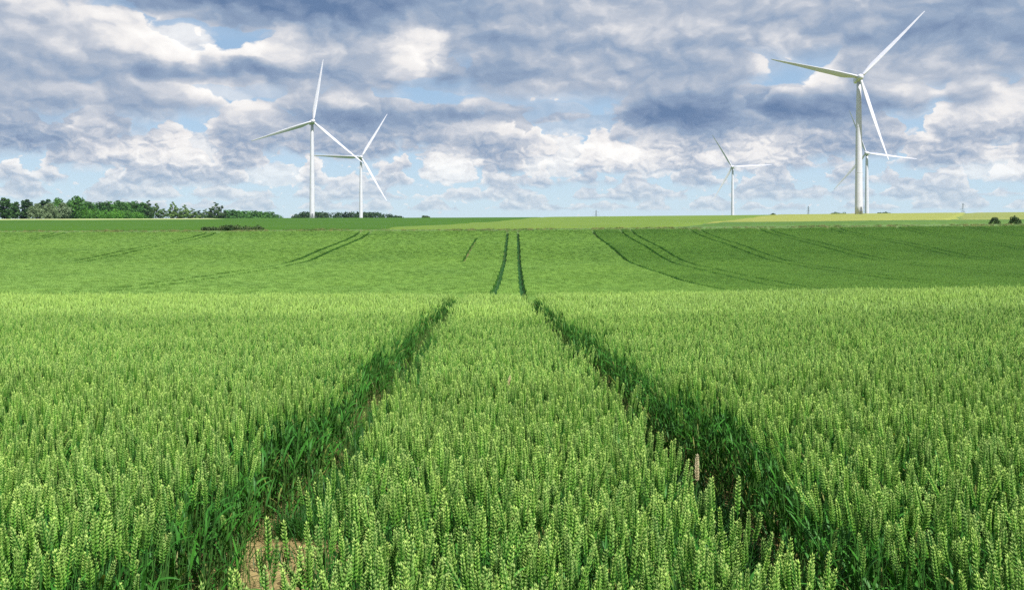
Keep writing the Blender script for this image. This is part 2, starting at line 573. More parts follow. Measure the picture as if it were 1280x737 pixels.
def ear(r, lod, L=.088, straw=False):
    mb = MB()
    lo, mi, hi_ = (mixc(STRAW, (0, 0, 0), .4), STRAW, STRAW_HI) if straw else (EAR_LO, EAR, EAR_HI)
    bx, by = r.uniform(-.10, .10), r.uniform(-.10, .10)
    axis = lambda t: Vector((bx*L*t*t, by*L*t*t, L*t))
    if lod <= 1:
        n = 21 if lod == 0 else 15
        tube(mb, [axis(0), axis(.5), axis(.95)], [.0022, .002, .001], 3, lo)
        for i in range(n):
            t = (i+.3)/n
            s = 1 if i % 2 else -1
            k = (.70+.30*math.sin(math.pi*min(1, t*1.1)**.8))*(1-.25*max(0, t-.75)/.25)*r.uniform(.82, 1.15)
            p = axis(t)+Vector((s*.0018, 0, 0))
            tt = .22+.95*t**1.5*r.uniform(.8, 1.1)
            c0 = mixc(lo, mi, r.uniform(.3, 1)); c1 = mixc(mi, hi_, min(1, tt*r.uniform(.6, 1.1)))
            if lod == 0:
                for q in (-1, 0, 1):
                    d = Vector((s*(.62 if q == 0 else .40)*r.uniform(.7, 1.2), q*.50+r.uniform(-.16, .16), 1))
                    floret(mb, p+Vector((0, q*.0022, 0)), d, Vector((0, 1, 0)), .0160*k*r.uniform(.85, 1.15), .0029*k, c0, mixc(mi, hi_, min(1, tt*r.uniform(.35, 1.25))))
            else:
                d = Vector((s*.5*r.uniform(.7, 1.3), r.uniform(-.3, .3), 1))
                floret(mb, p, d, Vector((0, 1, 0)), .0185*k, .0048*k, c0, c1)
        floret(mb, axis(.93), Vector((bx*2, by*2, 1)), Vector((0, 1, 0)), .016, .0034, mi, hi_)
    else:
        n = 5 if lod == 2 else 3
        seg = 4 if lod == 2 else 3
        pts, rad, cc = [], [], []
        for i in range(2*n+1):
            t = i/(2*n)
            k = math.sin(math.pi*min(1, .12+t*.86))**.5
            pts.append(axis(t)); rad.append((.0088 if i % 2 else .0052)*k if i not in (0, 2*n) else .0015)
            cc.append(mixc(lo, mi, .55) if i % 2 == 0 else mixc(mi, hi_, .25+.65*t))
        tube(mb, pts, rad, seg, cc, cap=False)
    return mb


def leaf(r, L, w, rise, droop, seg, c=LEAF, c_tip=LEAF2):
    """a grass blade leaving the stem at the origin towards +X"""
    mb = MB()
    vs, cs = [], []
    x = z = 0.0
    a = rise
    tw = r.uniform(-.8, .8)
    for i in range(seg+1):
        t = i/seg
        ww = w*.5*min(1, .45+t*3)*(1-t**2.2)+.0004
        y_, z_ = math.cos(tw*t)*ww, math.sin(tw*t)*ww
        vs += [(x, -y_, z-z_), (x, y_, z+z_)]
        cc = mixc(c, c_tip, t)
        cs += [cc, cc]
        x += math.cos(a)*L/seg; z += math.sin(a)*L/seg
        a -= droop/seg
    mb.add(vs, [(2*i, 2*i+1, 2*i+3, 2*i+2) for i in range(seg)], cs)
    return mb


def stem(r, H, seg, lod):
    mb = MB()
    bx, by = r.uniform(-.035, .035), r.uniform(-.035, .035)
    f = lambda t: Vector((bx*t*t, by*t*t, H*t))
    tube(mb, [f(i/seg) for i in range(seg+1)], [.0021*(1-.35*i/seg) for i in range(seg+1)], 3,
         [mixc(mixc(STEM, (.16, .17, .06), .5), STEM, i/seg) for i in range(seg+1)], cap=False)
    return mb, f


def plant(r, lod, straw=False):
    """parts of one wheat plant: (name, mesh builder)"""
    H = CROP-.075
    st, f = stem(r, H, 5 if lod == 0 else 3 if lod == 1 else 2, lod)
    parts = [('stem', st)]
    tilt = Matrix.Rotation(r.gauss(0, .10), 4, 'X') @ Matrix.Rotation(r.gauss(0, .10), 4, 'Y')
    if r.random() < .14: tilt = Matrix.Rotation(r.uniform(.3, .75), 4, 'Y')
    e = MB(); e.merge(ear(r, lod, r.uniform(.088, .126), straw), Matrix.Translation(f(1.0)) @ Matrix.Rotation(r.uniform(0, 6.28), 4, 'Z') @ tilt)
    parts.append(('ear', e))
    nl = {0: 4, 1: 3, 2: 2}[lod]
    hs = [.80, .56, .36, .16][:nl]
    a = r.uniform(0, 6.28)
    for i in range(nl):
        l = MB()
        c = mixc(LEAF, LEAF2, r.random())
        tip = LEAF2 if r.random() < .85 else (.30, .26, .08)
        l.merge(leaf(r, r.uniform(.11, .20)*(1 if i else .85), r.uniform(.009, .015), r.uniform(1.0, 1.42), r.uniform(.2, 1.7),
                     6 if lod == 0 else 4 if lod == 1 else 3, c, tip),
                Matrix.Translation(f(hs[i]*r.uniform(.93, 1.05))) @ Matrix.Rotation(a+i*2.6+r.uniform(-.5, .5), 4, 'Z'))
        parts.append(('leaf', l))
    return parts


def tuft(r, n, h, c, c2, spread=.05, wide=.012):
    mb = MB()
    for i in range(n):
        a = r.uniform(0, 6.28)
        mb.merge(leaf(r, h*r.uniform(.6, 1.15), wide*r.uniform(.6, 1.2), r.uniform(1.1, 1.5), r.uniform(.2, 1.6), 4, mixc(c, c2, r.random()), c2),
                 Matrix.Translation((r.gauss(0, spread), r.gauss(0, spread), 0)) @ Matrix.Rotation(a, 4, 'Z'))
    return mb


def kit(name, meshes):
    """a collection of source shapes for a scattered crop"""
    c = bpy.data.collections.new(name)
    for i, me in enumerate(meshes):
        o = bpy.data.objects.new('%s_%02d' % (name, i), me)
        c.objects.link(o)
    return c


def scatter(name, P, ROT, SCL, IDX, coll, label, cat):
    me = bpy.data.meshes.new(name)
    me.vertices.add(len(P))
    me.vertices.foreach_set('co', np.asarray(P, np.float32).ravel())
    for nm, ty, arr, key in (('rot', 'FLOAT_VECTOR', ROT, 'vector'), ('scl', 'FLOAT_VECTOR', SCL, 'vector'), ('idx', 'INT', IDX, 'value')):
        a = me.attributes.new(nm, ty, 'POINT')
        a.data.foreach_set(key, np.asarray(arr, np.int32 if ty == 'INT' else np.float32).ravel())
    o = obj(name, me)
    ng = bpy.data.node_groups.new(name, 'GeometryNodeTree')
    ng.interface.new_socket('Geometry', in_out='INPUT', socket_type='NodeSocketGeometry')
    ng.interface.new_socket('Geometry', in_out='OUTPUT', socket_type='NodeSocketGeometry')
    N = ng.nodes; Lk = ng.links
    gi = N.new('NodeGroupInput'); go = N.new('NodeGroupOutput')
    ci = N.new('GeometryNodeCollectionInfo')
    ci.inputs['Collection'].default_value = coll
    ci.inputs['Separate Children'].default_value = True
    ci.inputs['Reset Children'].default_value = True
    ip = N.new('GeometryNodeInstanceOnPoints')
    ip.inputs['Pick Instance'].default_value = True
    mp = N.new('GeometryNodeMeshToPoints')
    def attr(nm, ty):
        a = N.new('GeometryNodeInputNamedAttribute'); a.data_type = ty; a.inputs['Name'].default_value = nm
        return a.outputs['Attribute']
    e2r = N.new('FunctionNodeEulerToRotation')
    Lk.new(attr('rot', 'FLOAT_VECTOR'), e2r.inputs[0])
    Lk.new(gi.outputs[0], mp.inputs['Mesh'])
    Lk.new(mp.outputs[0], ip.inputs['Points'])
    Lk.new(ci.outputs[0], ip.inputs['Instance'])
    Lk.new(attr('idx', 'INT'), ip.inputs['Instance Index'])
    Lk.new(e2r.outputs[0], ip.inputs['Rotation'])
    Lk.new(attr('scl', 'FLOAT_VECTOR'), ip.inputs['Scale'])
    Lk.new(ip.outputs[0], go.inputs[0])
    md = o.modifiers.new('scatter', 'NODES')
    md.node_group = ng
    tag(o, label, cat, None, 'stuff')
    return o


def joined(parts):
    mb = MB()
    for _, p in parts: mb.merge(p)
    return mb


pr = random.Random(5)
near_parts = [plant(pr, 0) for _ in range(16)]
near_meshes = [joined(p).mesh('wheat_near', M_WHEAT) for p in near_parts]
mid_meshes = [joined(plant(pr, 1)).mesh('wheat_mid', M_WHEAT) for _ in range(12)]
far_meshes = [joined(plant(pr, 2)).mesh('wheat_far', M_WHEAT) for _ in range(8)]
tuft_meshes = [tuft(pr, 10, .30, (.016, .075, .012), (.032, .115, .016), .05).mesh('wheat_tuft', M_WHEAT) for _ in range(4)]
straw_parts = plant(pr, 0, True)

# wheel tracks, measured sideways from the middle of the tramline
TRACK_W = .56
pairs = [(-1.0, 1.0), (-27.6, -29.6), (-57.5, -59.5), (21.0, 23.0), (34.5, 36.5), (48.0, 50.0), (61.5, 63.5), (75.0, 77.0), (88.5, 90.5), (-87, -89)]
DARK_X = 15.5
singles = [(DARK_X, .6)]
DRILL_GAPS = [(-6.3, 116, 160)]   # missed drill runs: centre, from, to
tracks = sorted([(c, .56 if abs(c) < 2 else .56 if c > 0 else .80) for p in pairs for c in p] + singles)


def wob(y, seed):
    return .05*np.sin(y*1.9+seed)+.04*np.sin(y*4.3+seed*2.1)+.03*np.sin(y*9.1+seed*.7)


# individual plants from the camera to the crest of the near slope
YMAX = 27.0
pts = []
row = .125
for u in np.arange(-19.5, 19.5, row):
    # this drill row is in view from the distance where the frame is wide enough
    y0 = max(.9, (abs(u)-1.6)/.63)
    if y0 > YMAX: continue
    step = .0180
    y = np.arange(y0, YMAX, step)
    # thin the rows with distance only as far as single ears stop showing
    keep = rng.random(len(y)) < np.where(y < 9, 1.0, np.where(y < 16, .86, .72))
    y = y[keep]+rng.uniform(-.02, .02, keep.sum())
    uu = u+rng.normal(0, .03, len(y))
    pts.append(np.stack([uu, y], -1))
pts = np.concatenate(pts)
u, y = pts[:, 0], pts[:, 1]
inl = np.abs(u+1.02-wob(y, 1.0)) < TRACK_W/2+.05*np.sin(y*.9)+.11*np.exp(-((y-4.6)/.8)**2)
inr = np.abs(u-1.0-wob(y, 4.0)) < TRACK_W/2+.05*np.sin(y*1.1+2)
ok = ~(inl | inr)
# odd gaps in the drilling
ok &= rng.random(len(y)) > .04
u, y = u[ok], y[ok]
x = u+centre(y)
z = ground_z(x, y)
n = len(x)
edge = np.minimum(np.abs(np.abs(u)-1.0)-TRACK_W/2, .5)
hn = .5+.5*np.sin(x*1.7+np.sin(y*1.1)*1.5)*np.sin(y*1.45+x*.6)
h = (.945+.085*hn)*rng.normal(1.0, .055, n)
h = np.where(rng.random(n) < .10, h*rng.uniform(.80, .93, n), h)
h = h*np.where((edge < .10) & (rng.random(n) < .08), rng.uniform(.7, .92, n), 1)
lean = rng.normal(0, .06, (n, 2))*np.where(rng.random(n) < .07, 2.6, 1.0)[:, None]
# plants at a track's edge lean over it a little
away = np.sign(np.abs(u)-1.0)*np.sign(u)
lean[:, 1] -= np.where(edge < .12, .03*away, 0)
rot = np.stack([lean[:, 0], lean[:, 1], rng.uniform(0, 6.283, n)], -1)
# Euler XYZ turns about Z last; turn first, lean after: rotate the lean into the plant's own frame
cz, sz = np.cos(rot[:, 2]), np.sin(rot[:, 2])
rot[:, 0], rot[:, 1] = cz*lean[:, 0]+sz*lean[:, 1], -sz*lean[:, 0]+cz*lean[:, 1]
wd = rng.uniform(.88, 1.10, n)
scl = np.stack([wd, wd, h], -1)
P = np.stack([x, y, z-.01], -1)

# the nearest three hundred whose ears stand in the frame are built one by one
ztop = z+h*CROP*.95
pxx = 640+F*x/y; pyy = 275-F*(ztop-EYE)/y
inframe = (pxx > 4) & (pxx < 1276) & (pyy < 728)
order = np.argsort(np.where(inframe, y, 1e9))[:300]
single = np.zeros(n, bool); single[order] = True

part_meshes = []
for parts in near_parts:
    part_meshes.append([(nm, b.mesh(nm, M_WHEAT)) for nm, b in parts])
def lab(uu):
    return ('green upright wheat plant at the bottom edge of the photo, %s' %
            ('left of both tracks' if uu < -1 else 'between the tracks' if uu < 1 else 'right of both tracks'))


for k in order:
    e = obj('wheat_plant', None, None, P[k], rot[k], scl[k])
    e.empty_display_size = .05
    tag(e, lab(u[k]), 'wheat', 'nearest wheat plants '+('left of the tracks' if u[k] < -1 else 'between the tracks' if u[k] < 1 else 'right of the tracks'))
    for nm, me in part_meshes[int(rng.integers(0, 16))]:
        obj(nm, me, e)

dist = y
sel0 = (~single) & (dist < 7.0)
sel1 = (~single) & (dist >= 7.0) & (dist < 15)
sel2 = (~single) & (dist >= 15)
for nm, s, meshes, lb in (('wheat_crop', sel0, near_meshes, 'dense green wheat with plump ears filling the foreground on both sides of the wheel tracks'),
                          ('wheat_crop', sel1, mid_meshes, 'green wheat crop on the near slope a few metres beyond the foreground ears'),
                          ('wheat_crop', sel2, far_meshes, 'green wheat up to the crest where the near slope drops out of sight')):
    scatter(nm, P[s], rot[s], scl[s], rng.integers(0, len(meshes), s.sum()), kit(nm+'_kit', meshes), lb, 'wheat')

# stray tillers and grass inside the two wheel tracks
tp = []
for c, sd_ in ((-1.0, 1.0), (1.0, 4.0)):
    m_ = 12000
    yy = rng.uniform(1.0, YMAX, m_)
    uu = c+wob(yy, sd_)+rng.uniform(-.33, .33, m_)
    bare = (c < 0) & (yy > 3.4) & (yy < 5.2) & (rng.random(m_) < .93)
    tp.append(np.stack([uu, yy], -1)[~bare])
tp = np.concatenate(tp)
tx = tp[:, 0]+centre(tp[:, 1]); ty = tp[:, 1]
s_ = rng.uniform(.22, .75, len(tx))
scatter('track_grass', np.stack([tx, ty, ground_z(tx, ty)-.01], -1), np.stack([0*tx, 0*tx, rng.uniform(0, 6.28, len(tx))], -1),
        np.stack([s_]*3, -1), rng.integers(0, 4, len(tx)), kit('track_grass_kit', tuft_meshes), 'short green blades and stray tillers growing in the wheel tracks', 'grass')

# clods and stones on the bare soil of the tracks
def clod(r):
    mb = MB()
    ph = [r.uniform(.7, 1.15) for _ in range(14)]
    vs = [(0, 0, .8*ph[0])]
    for i in range(6): vs.append((math.cos(i*1.047)*ph[i+1], math.sin(i*1.047)*ph[i+1], .25*ph[i+2]))
    for i in range(6): vs.append((math.cos(i*1.047+.5)*.8*ph[i+2], math.sin(i*1.047+.5)*.8*ph[i+2], -.4))
    fs = [(0, 1+i, 1+(i+1) % 6) for i in range(6)]+[(1+i, 7+i, 1+(i+1) % 6) for i in range(6)]+[(1+(i+1) % 6, 7+i, 7+(i+1) % 6) for i in range(6)]
    mb.add(vs, fs, (.3, .22, .12))
    return mb


ck = kit('soil_clod', [clod(pr).mesh('soil_clod', M_SOIL) for _ in range(5)])
cy_ = rng.uniform(2.2, 9, 2600)
cu = np.where(rng.random(2600) < .65, -1.02, 1.0)+rng.normal(0, .17, 2600)
cx_ = cu+centre(cy_)
cs2 = .004+.016*rng.random(2600)**3
scatter('soil_clods', np.stack([cx_, cy_, ground_z(cx_, cy_)], -1), rng.uniform(0, 6.28, (2600, 3))*np.array([.1, .1, 1]), np.stack([cs2, cs2, cs2*.8], -1),
        rng.integers(0, 5, 2600), ck, 'crumbly tan soil clods on the bare ground of the wheel tracks', 'soil')

# a few bleached ears among the green
def lone(parts_, label, ux, yy, hh=1.0, rz=0.0, tilt=0.0, name='wheat_plant'):
    xx = ux
    e = obj(name, None, None, (xx, yy, gz(xx, yy)-.01), (tilt, 0, rz), (1.1, 1.1, hh))
    tag(e, label, 'wheat')
    for nm, b in parts_:
        o = obj(nm, b.mesh(nm, M_STRAW if nm == 'ear' else M_WHEAT), e)
        if nm == 'ear': o['label'] = 'bleached straw-coloured ear'
    return e


def at_canopy(pxl, pyl, dz=0.0):
    """ground spot of the plant whose ear stands at this photo position"""
    best = min(np.arange(1.5, 24, .02), key=lambda d: abs(275-F*(gz((pxl-640)/F*d, d)+CROP*.97+dz-EYE)/d-pyl))
    return (pxl-640)/F*best, float(best)


for (qx, qy, hh, lb) in ((861, 592, 1.06, 'wheat plant with tall pale bleached ear beside the right wheel track'),
                         (630, 480, 1.04, 'wheat plant with small pale dry ear in the strip between the wheel tracks')):
    ax, ay = at_canopy(qx, qy)
    lone(straw_parts, lb, ax, ay, hh, qx*.3)

# ------------------------------------------------------------------ wheat beyond the crest: small clumps in drill rows
PS = .5
def clump(r, dark):
    mb = MB()
    lo, l2 = ((.046, .148, .025), (.078, .202, .034)) if not dark else ((.034, .118, .018), (.056, .162, .025))
    for i in range(64):
        x_, y_ = r.uniform(-PS/2, PS/2), r.uniform(-PS/2, PS/2)
        hh = CROP*r.uniform(.88, 1.04)
        if not dark or r.random() < .45:
            e = ear(r, 3, r.uniform(.085, .11))
            e.c = [mixc(c, (.075, .200, .020), .6) for c in e.c] if dark else [mixc(c, (.125, .275, .042), .5) for c in e.c]
            mb.merge(e, Matrix.Translation((x_, y_, hh-.09)) @ Matrix.Rotation(r.uniform(-.2, .2), 4, 'X') @ Matrix.Rotation(r.uniform(-.2, .2), 4, 'Y') @ Matrix.Diagonal((1.5, 1.5, 1.05, 1)))
        mb.merge(leaf(r, r.uniform(.18, .3), .02, r.uniform(.9, 1.4), r.uniform(.3, 1.6), 2, lo, l2),
                 Matrix.Translation((x_, y_, hh-r.uniform(.16, .32))) @ Matrix.Rotation(r.uniform(0, 6.28), 4, 'Z'))
        if i % 2 == 0:
            mb.merge(leaf(r, hh*.9, .016, 1.5, .15, 2, STEM, STEM), Matrix.Translation((x_, y_, 0)) @ Matrix.Rotation(r.uniform(0, 6.28), 4, 'Z'))
    return mb


cr = random.Random(21)
light_kit = kit('wheat_clump', [clump(cr, False).mesh('wheat_clump', M_WHEAT_FAR) for _ in range(7)])
dark_kit = kit('dark_clump', [clump(cr, True).mesh('dark_clump', M_DARKCROP) for _ in range(7)])
edges = [-125.0]+[e for c, w in tracks for e in (c-w/2, c+w/2)]+[130.0]
LP, DP = [], []
for a, b in zip(edges[0::2], edges[1::2]):
    nn = max(1, round((b-a)/PS))
    wx = (b-a)/nn
    for i in range(nn):
        uc = a+(i+.5)*wx
        y0 = max(26.6, (abs(uc)-3)/.64)
        if y0 > WHEAT_END: continue
        yv = np.arange(y0, WHEAT_END, PS*.92)
        yv = yv+rng.uniform(-.12, .12, len(yv))
        for gc, g0, g1 in DRILL_GAPS:
            if abs(uc-gc) < PS*.5: yv = yv[~((yv > g0) & (yv < g1))]
        arr = np.stack([np.full(len(yv), uc), yv, np.full(len(yv), wx/PS*1.04)], -1)
        (DP if uc > DARK_X else LP).append(arr)
for arrs, kt, lb in ((LP, light_kit, 'pale green wheat on the far slope across the dip, crossed by the two wheel tracks'),
                     (DP, dark_kit, 'darker green crop on the right of the far slope with curving tramlines')):
    A = np.concatenate(arrs)
    yy = A[:, 1]
    wv_ = .05*np.sin(yy*.8+A[:, 0])
    xx = A[:, 0]+centre(yy)+wv_
    zz = ground_z(xx, yy)
    sy = (ground_z(xx, yy+.3)-ground_z(xx, yy-.3))/.6
    sx = (ground_z(xx+.3, yy)-ground_z(xx-.3, yy))/.6
    k = len(xx)
    rot_ = np.stack([np.arctan(sy), -np.arctan(sx), np.zeros(k)], -1)
    hz = rng.normal(1, .018, k)*(1+.04*np.sin(xx*.35+yy*.12)*np.sin(yy*.21))
    flip = np.where(rng.random(k) < .5, -1., 1.)
    scl_ = np.stack([A[:, 2]*flip, np.ones(k), hz], -1)
    scatter('wheat_crop' if kt is light_kit else 'dark_wheat_crop', np.stack([xx, yy, zz-.01], -1), rot_, scl_, rng.integers(0, 7, k), kt, lb, 'wheat')

# low regrowth and flattened straw-free tillers in the far wheel tracks
TP_ = []
for c, w, y0, y1 in [(c, w, max(26.6, (abs(c)-3)/.64), WHEAT_END) for c, w in tracks]+[(g, .62, a, b) for g, a, b in DRILL_GAPS]:
    yv = np.arange(y0, y1, .42)
    TP_.append(np.stack([np.full(len(yv), c), yv, np.full(len(yv), w/PS*.95)], -1))
A = np.concatenate(TP_); yy = A[:, 1]
xx = A[:, 0]+centre(yy)+.05*np.sin(yy*.8+A[:, 0]); k = len(xx)
scatter('track_regrowth', np.stack([xx, yy, ground_z(xx, yy)-.01], -1), np.zeros((k, 3)), np.stack([A[:, 2], np.ones(k), rng.uniform(.26, .48, k)], -1),
        rng.integers(0, 4, k), kit('regrowth', [(lambda b: b)(tuft(cr, 60, .75, (.022, .085, .024), (.035, .115, .03), .14, .02)).mesh('regrowth', M_DARKCROP) for _ in range(4)]),
        'low dark regrowth along the wheel tracks on the far slope', 'grass')

# ------------------------------------------------------------------ verge at the far end of the wheat
vr = random.Random(8)
DRY = (.15, .15, .055); DRY2 = (.24, .225, .095); GRN = (.06, .13, .03); GRN2 = (.12, .19, .05)
vk = kit('verge_tuft', [tuft(vr, 34, .55, DRY if i % 2 else GRN, DRY2 if i % 2 else GRN2, .30, .035).mesh('verge_tuft', M_GRASS) for i in range(6)])
vx = rng.uniform(-125, 135, 2600)
vy = rng.uniform(175.0, 179.2, 2600)
sc_ = rng.uniform(.45, 1.0, 2600)*(.75+.35*np.sin(vx*.13)*np.sin(vx*.31+1))
scatter('verge_grass', np.stack([vx, vy, ground_z(vx, vy)-.02], -1), np.stack([0*vx, 0*vx, rng.uniform(0, 6.28, 2600)], -1),
        np.stack([sc_]*3, -1), np.where(rng.random(2600) < .62, 1, 0)+2*rng.integers(0, 3, 2600), vk, 'dry brownish grass verge along the far end of the wheat', 'grass')
vx = rng.uniform(70, 150, 900); vy = rng.uniform(243.5, 246.5, 900)
vx = vx*1.15
sc_ = rng.uniform(.5, 1.3, 900)
scatter('bank_grass', np.stack([vx, vy, ground_z(vx, vy)-.02], -1), np.stack([0*vx, 0*vx, rng.uniform(0, 6.28, 900)], -1),
        np.stack([sc_]*3, -1), 2*rng.integers(0, 3, 900), vk, 'dark grass line between the barley and the dark green strip', 'grass')


# ------------------------------------------------------------------ trees and shrubs
def leafy(r, blobs, n, size, c0, c1):
    """leaf sprays over and inside a set of ellipsoidal boughs: small bent faces, many of them"""
    g = np.random.default_rng(r.randrange(1 << 30))
    B = np.array(blobs, float)
    w = B[:, 3]*B[:, 4]; w /= w.sum()
    k = g.choice(len(B), n, p=w)
    d = g.normal(size=(n, 3)); d /= np.linalg.norm(d, axis=1)[:, None]
    rad = g.uniform(.62, 1.08, n)[:, None]
    c = B[k, :3]+d*rad*np.stack([B[k, 3], B[k, 3], B[k, 4]], -1)
    nrm = d+g.normal(0, .55, (n, 3)); nrm /= np.linalg.norm(nrm, axis=1)[:, None]
    t = np.cross(nrm, g.normal(size=(n, 3))); t /= np.linalg.norm(t, axis=1)[:, None]
    b = np.cross(nrm, t)
    s = size*g.uniform(.6, 1.3, n)[:, None]
    tip = c+t*s*.9-nrm*s*.15
    v = np.stack([c-t*s*.7, c+b*s*.42, tip, c-b*s*.38], 1).reshape(-1, 3)
    f = np.arange(4*n).reshape(n, 4)
    tone = np.clip(g.normal(.5, .28, n)+.25*g.normal(size=len(B))[k], 0, 1)[:, None]
    cc = np.array(c0)*(1-tone)+np.array(c1)*tone
    return v, f, np.repeat(cc, 4, 0)


def tree_meshes(r, H, width, kind):
    """trunk-with-limbs mesh and crown mesh of one tree of height H"""
    pal = {'dark': ((.026, .070, .020), (.055, .120, .030)), 'willow': ((.130, .185, .090), (.230, .290, .160)),
           'broad': ((.036, .110, .020), (.075, .185, .032)), 'bright': ((.060, .180, .018), (.110, .270, .030)),
           'birch': ((.085, .160, .040), (.150, .230, .070)), 'sparse': ((.040, .085, .028), (.075, .125, .045))}[kind]
    blobs = []
    th = .30 if kind in ('birch', 'sparse') else .10
    nb = {'dark': 16, 'willow': 18, 'broad': 22, 'bright': 14, 'birch': 13, 'sparse': 12}[kind]
    limbs = MB()
    tube(limbs, [(0, 0, -.4), (.05*width, 0, H*.3), (-.03*width, .05, H*.62), (0, 0, H*.93)], [.022*H, .017*H, .010*H, .003*H], 7, (.1, .08, .06))
    for i in range(nb):
        t = th+(1-th)*(i+.5)/nb
        env = math.sin(math.pi*min(1, (.25 if kind != 'dark' else .12)+t*.74))**.7
        a = i*2.4+r.uniform(-.6, .6)
        rr = width*.5*env
        off = rr*r.uniform(.35, .78)
        br = max(.10*width, rr*r.uniform(.38, .62))*(.72 if kind in ('birch', 'sparse') else 1)
        cx, cy, cz_ = math.cos(a)*off, math.sin(a)*off, H*t*r.uniform(.94, 1.02)
        cz_ = min(cz_, H-br*.7)
        blobs.append((cx, cy, cz_, br, br*r.uniform(.65, .95)))
        tube(limbs, [(0, 0, max(.08*H, cz_-br*1.2)), (cx*.5, cy*.5, cz_-br*.5), (cx, cy, cz_)], [.007*H, .005*H, .002*H], 5, (.1, .08, .06))
    n = {'dark': 2300, 'willow': 2400, 'broad': 2600, 'bright': 1900, 'birch': 1000, 'sparse': 900}[kind]
    v, f, c = leafy(r, blobs, n, .055*H if kind not in ('birch', 'sparse') else .045*H, *pal)
    return (mesh_from('trunk', limbs.v, limbs.f, M_BARK, limbs.c, True), mesh_from('crown', v, f, M_LEAF, c))


tr_ = random.Random(77)
STOCK = {}
for kd, wd_ in (('dark', .55), ('willow', 1.0), ('broad', .95), ('bright', 1.15), ('birch', .62), ('sparse', .55)):
    STOCK[kd] = [tree_meshes(tr_, 10.0, 10.0*wd_, kd) for _ in range(3)]


def tree(px_, Y, top, kind, label, group=None, wide=1.0, name=None):
    X = (px_-640)/F*Y
    z0 = gz(X, Y)
    H = (275-top)/F*Y+EYE-z0
    tk, cw = tr_.choice(STOCK[kind])
    e = obj(name or {'dark': 'conifer_tree', 'willow': 'willow_tree', 'broad': 'broadleaf_tree', 'bright': 'bushy_tree', 'birch': 'slender_tree', 'sparse': 'slender_tree'}[kind],
            None, None, (X, Y, z0), (0, 0, tr_.uniform(0, 6.28)), (H/10*wide, H/10*wide, H/10))
    tag(e, label, 'tree', group)
    obj('trunk', tk, e); obj('crown', cw, e)


Dx = lambda p: 560+p*1.0
NAMED = [
    (6, 247, 'dark', 1.2, 'dark tree at the far left end of the tree row'),
    (34, 249, 'dark', 1.2, 'dark pointed tree, second from the left end of the row'),
    (57, 249, 'dark', 1.2, 'dark tree standing just left of the silvery willows'),
    (47, 254, 'willow', 1.0, 'leftmost of the silvery grey-green willows'),
    (63, 253, 'willow', 1.0, 'middle one of the silvery grey-green willows'),
    (79, 253, 'willow', 1.0, 'rightmost of the silvery grey-green willows'),
    (73, 246, 'broad', .8, 'dark tree crown rising behind the rightmost willow'),
    (97, 244, 'broad', 1.15, 'tallest broad dark green tree right of the willows'),
    (108, 259, 'bright', 1.0, 'bright green bushy tree at the foot of the tallest tree'),
    (186, 249, 'sparse', 1.0, 'thin tree poking above the dense middle of the row'),
    (196, 253, 'birch', 1.1, 'light slender tree just right of the dense middle of the row'),
    (216, 252, 'birch', 1.1, 'pale spindly tree, tallest of the light slender ones'),
    (231, 256, 'birch', 1.3, 'light slender tree with rounded top near the thin part of the row'),
    (270, 252, 'sparse', 1.3, 'tall dark thin tree near the right end of the row'),
    (277, 256, 'sparse', 1.3, 'smaller dark tree close beside the tall thin one'),
]
for (p, top, kd, wd_, lb) in NAMED:
    off = 24 if 'behind' in lb else (-16 if kd == 'willow' or 'foot' in lb else 0)
    tree(p, Dx(p)+off, top, kd, lb, None, wd_)
DENSE = [(20, 252, 'dark'), (88, 251, 'broad'), (116, 253, 'broad'), (126, 252, 'broad'), (137, 251, 'broad'), (148, 250, 'broad'), (158, 252, 'broad'), (168, 251, 'broad'), (178, 252, 'broad'), (111, 252, 'dark'), (131, 253, 'dark'), (153, 252, 'broad'), (163, 253, 'dark'), (184, 254, 'broad')]
ORD = ['first', 'second', 'third', 'fourth', 'fifth', 'sixth', 'seventh', 'eighth', 'ninth', 'tenth', 'eleventh', 'twelfth', 'thirteenth']
dn = sorted(d for d in DENSE if d[0] > 100)
for p, top, kd in DENSE:
    lb = ('dark crown between the two leftmost trees of the row' if p == 20 else 'dark green crown between the willows and the tallest tree' if p == 88 else
          '%s dense green crown to the right of the tallest tree' % ORD[dn.index((p, top, kd))])
    tree(p, Dx(p)+10, top, kd, lb, 'dense trees of the left row', 1.15)
for i, (p, top) in enumerate(((120, 261), (133, 262), (146, 261), (160, 263), (172, 264))):
    tree(p, Dx(p)-14, top, 'bright', '%s from the left of the low bright green trees before the dense row' % ORD[i], 'low bright trees of the left row', 1.3)
for i, (p, top, kd) in enumerate(((205, 260, 'birch'), (223, 260, 'birch'), (241, 260, 'birch'), (249, 262, 'sparse'), (257, 261, 'birch'), (264, 259, 'sparse'))):
    tree(p, Dx(p), top, kd, '%s from the left of the small light trees in the thin part of the row' % ORD[i], 'small trees of the left row', 1.7)
for i, p in enumerate(range(284, 342, 7)):
    tree(p, Dx(p)+30, 262+.3*i, 'broad', '%s from the left of the low round trees where the row tapers off' % ORD[i], 'end trees of the left row', 1.5)
bl = []
for p in np.arange(0, 283, 2.2):
    Y = Dx(p)+16+tr_.uniform(-4, 10); X = (p-640)/F*Y; z0 = gz(X, Y)
    hh = (tr_.uniform(262, 266) if p < 192 else tr_.uniform(262.5, 268))
    zt = EYE+(275-hh)/F*Y
    for q in range(2):
        bl.append((X+tr_.uniform(-1, 1), Y, z0+(zt-z0)*(.35+.4*q), 1.7, max(.9, (zt-z0)*.32)))
v, f, c = leafy(tr_, bl, 9000, .55, (.024, .070, .018), (.050, .125, .026))
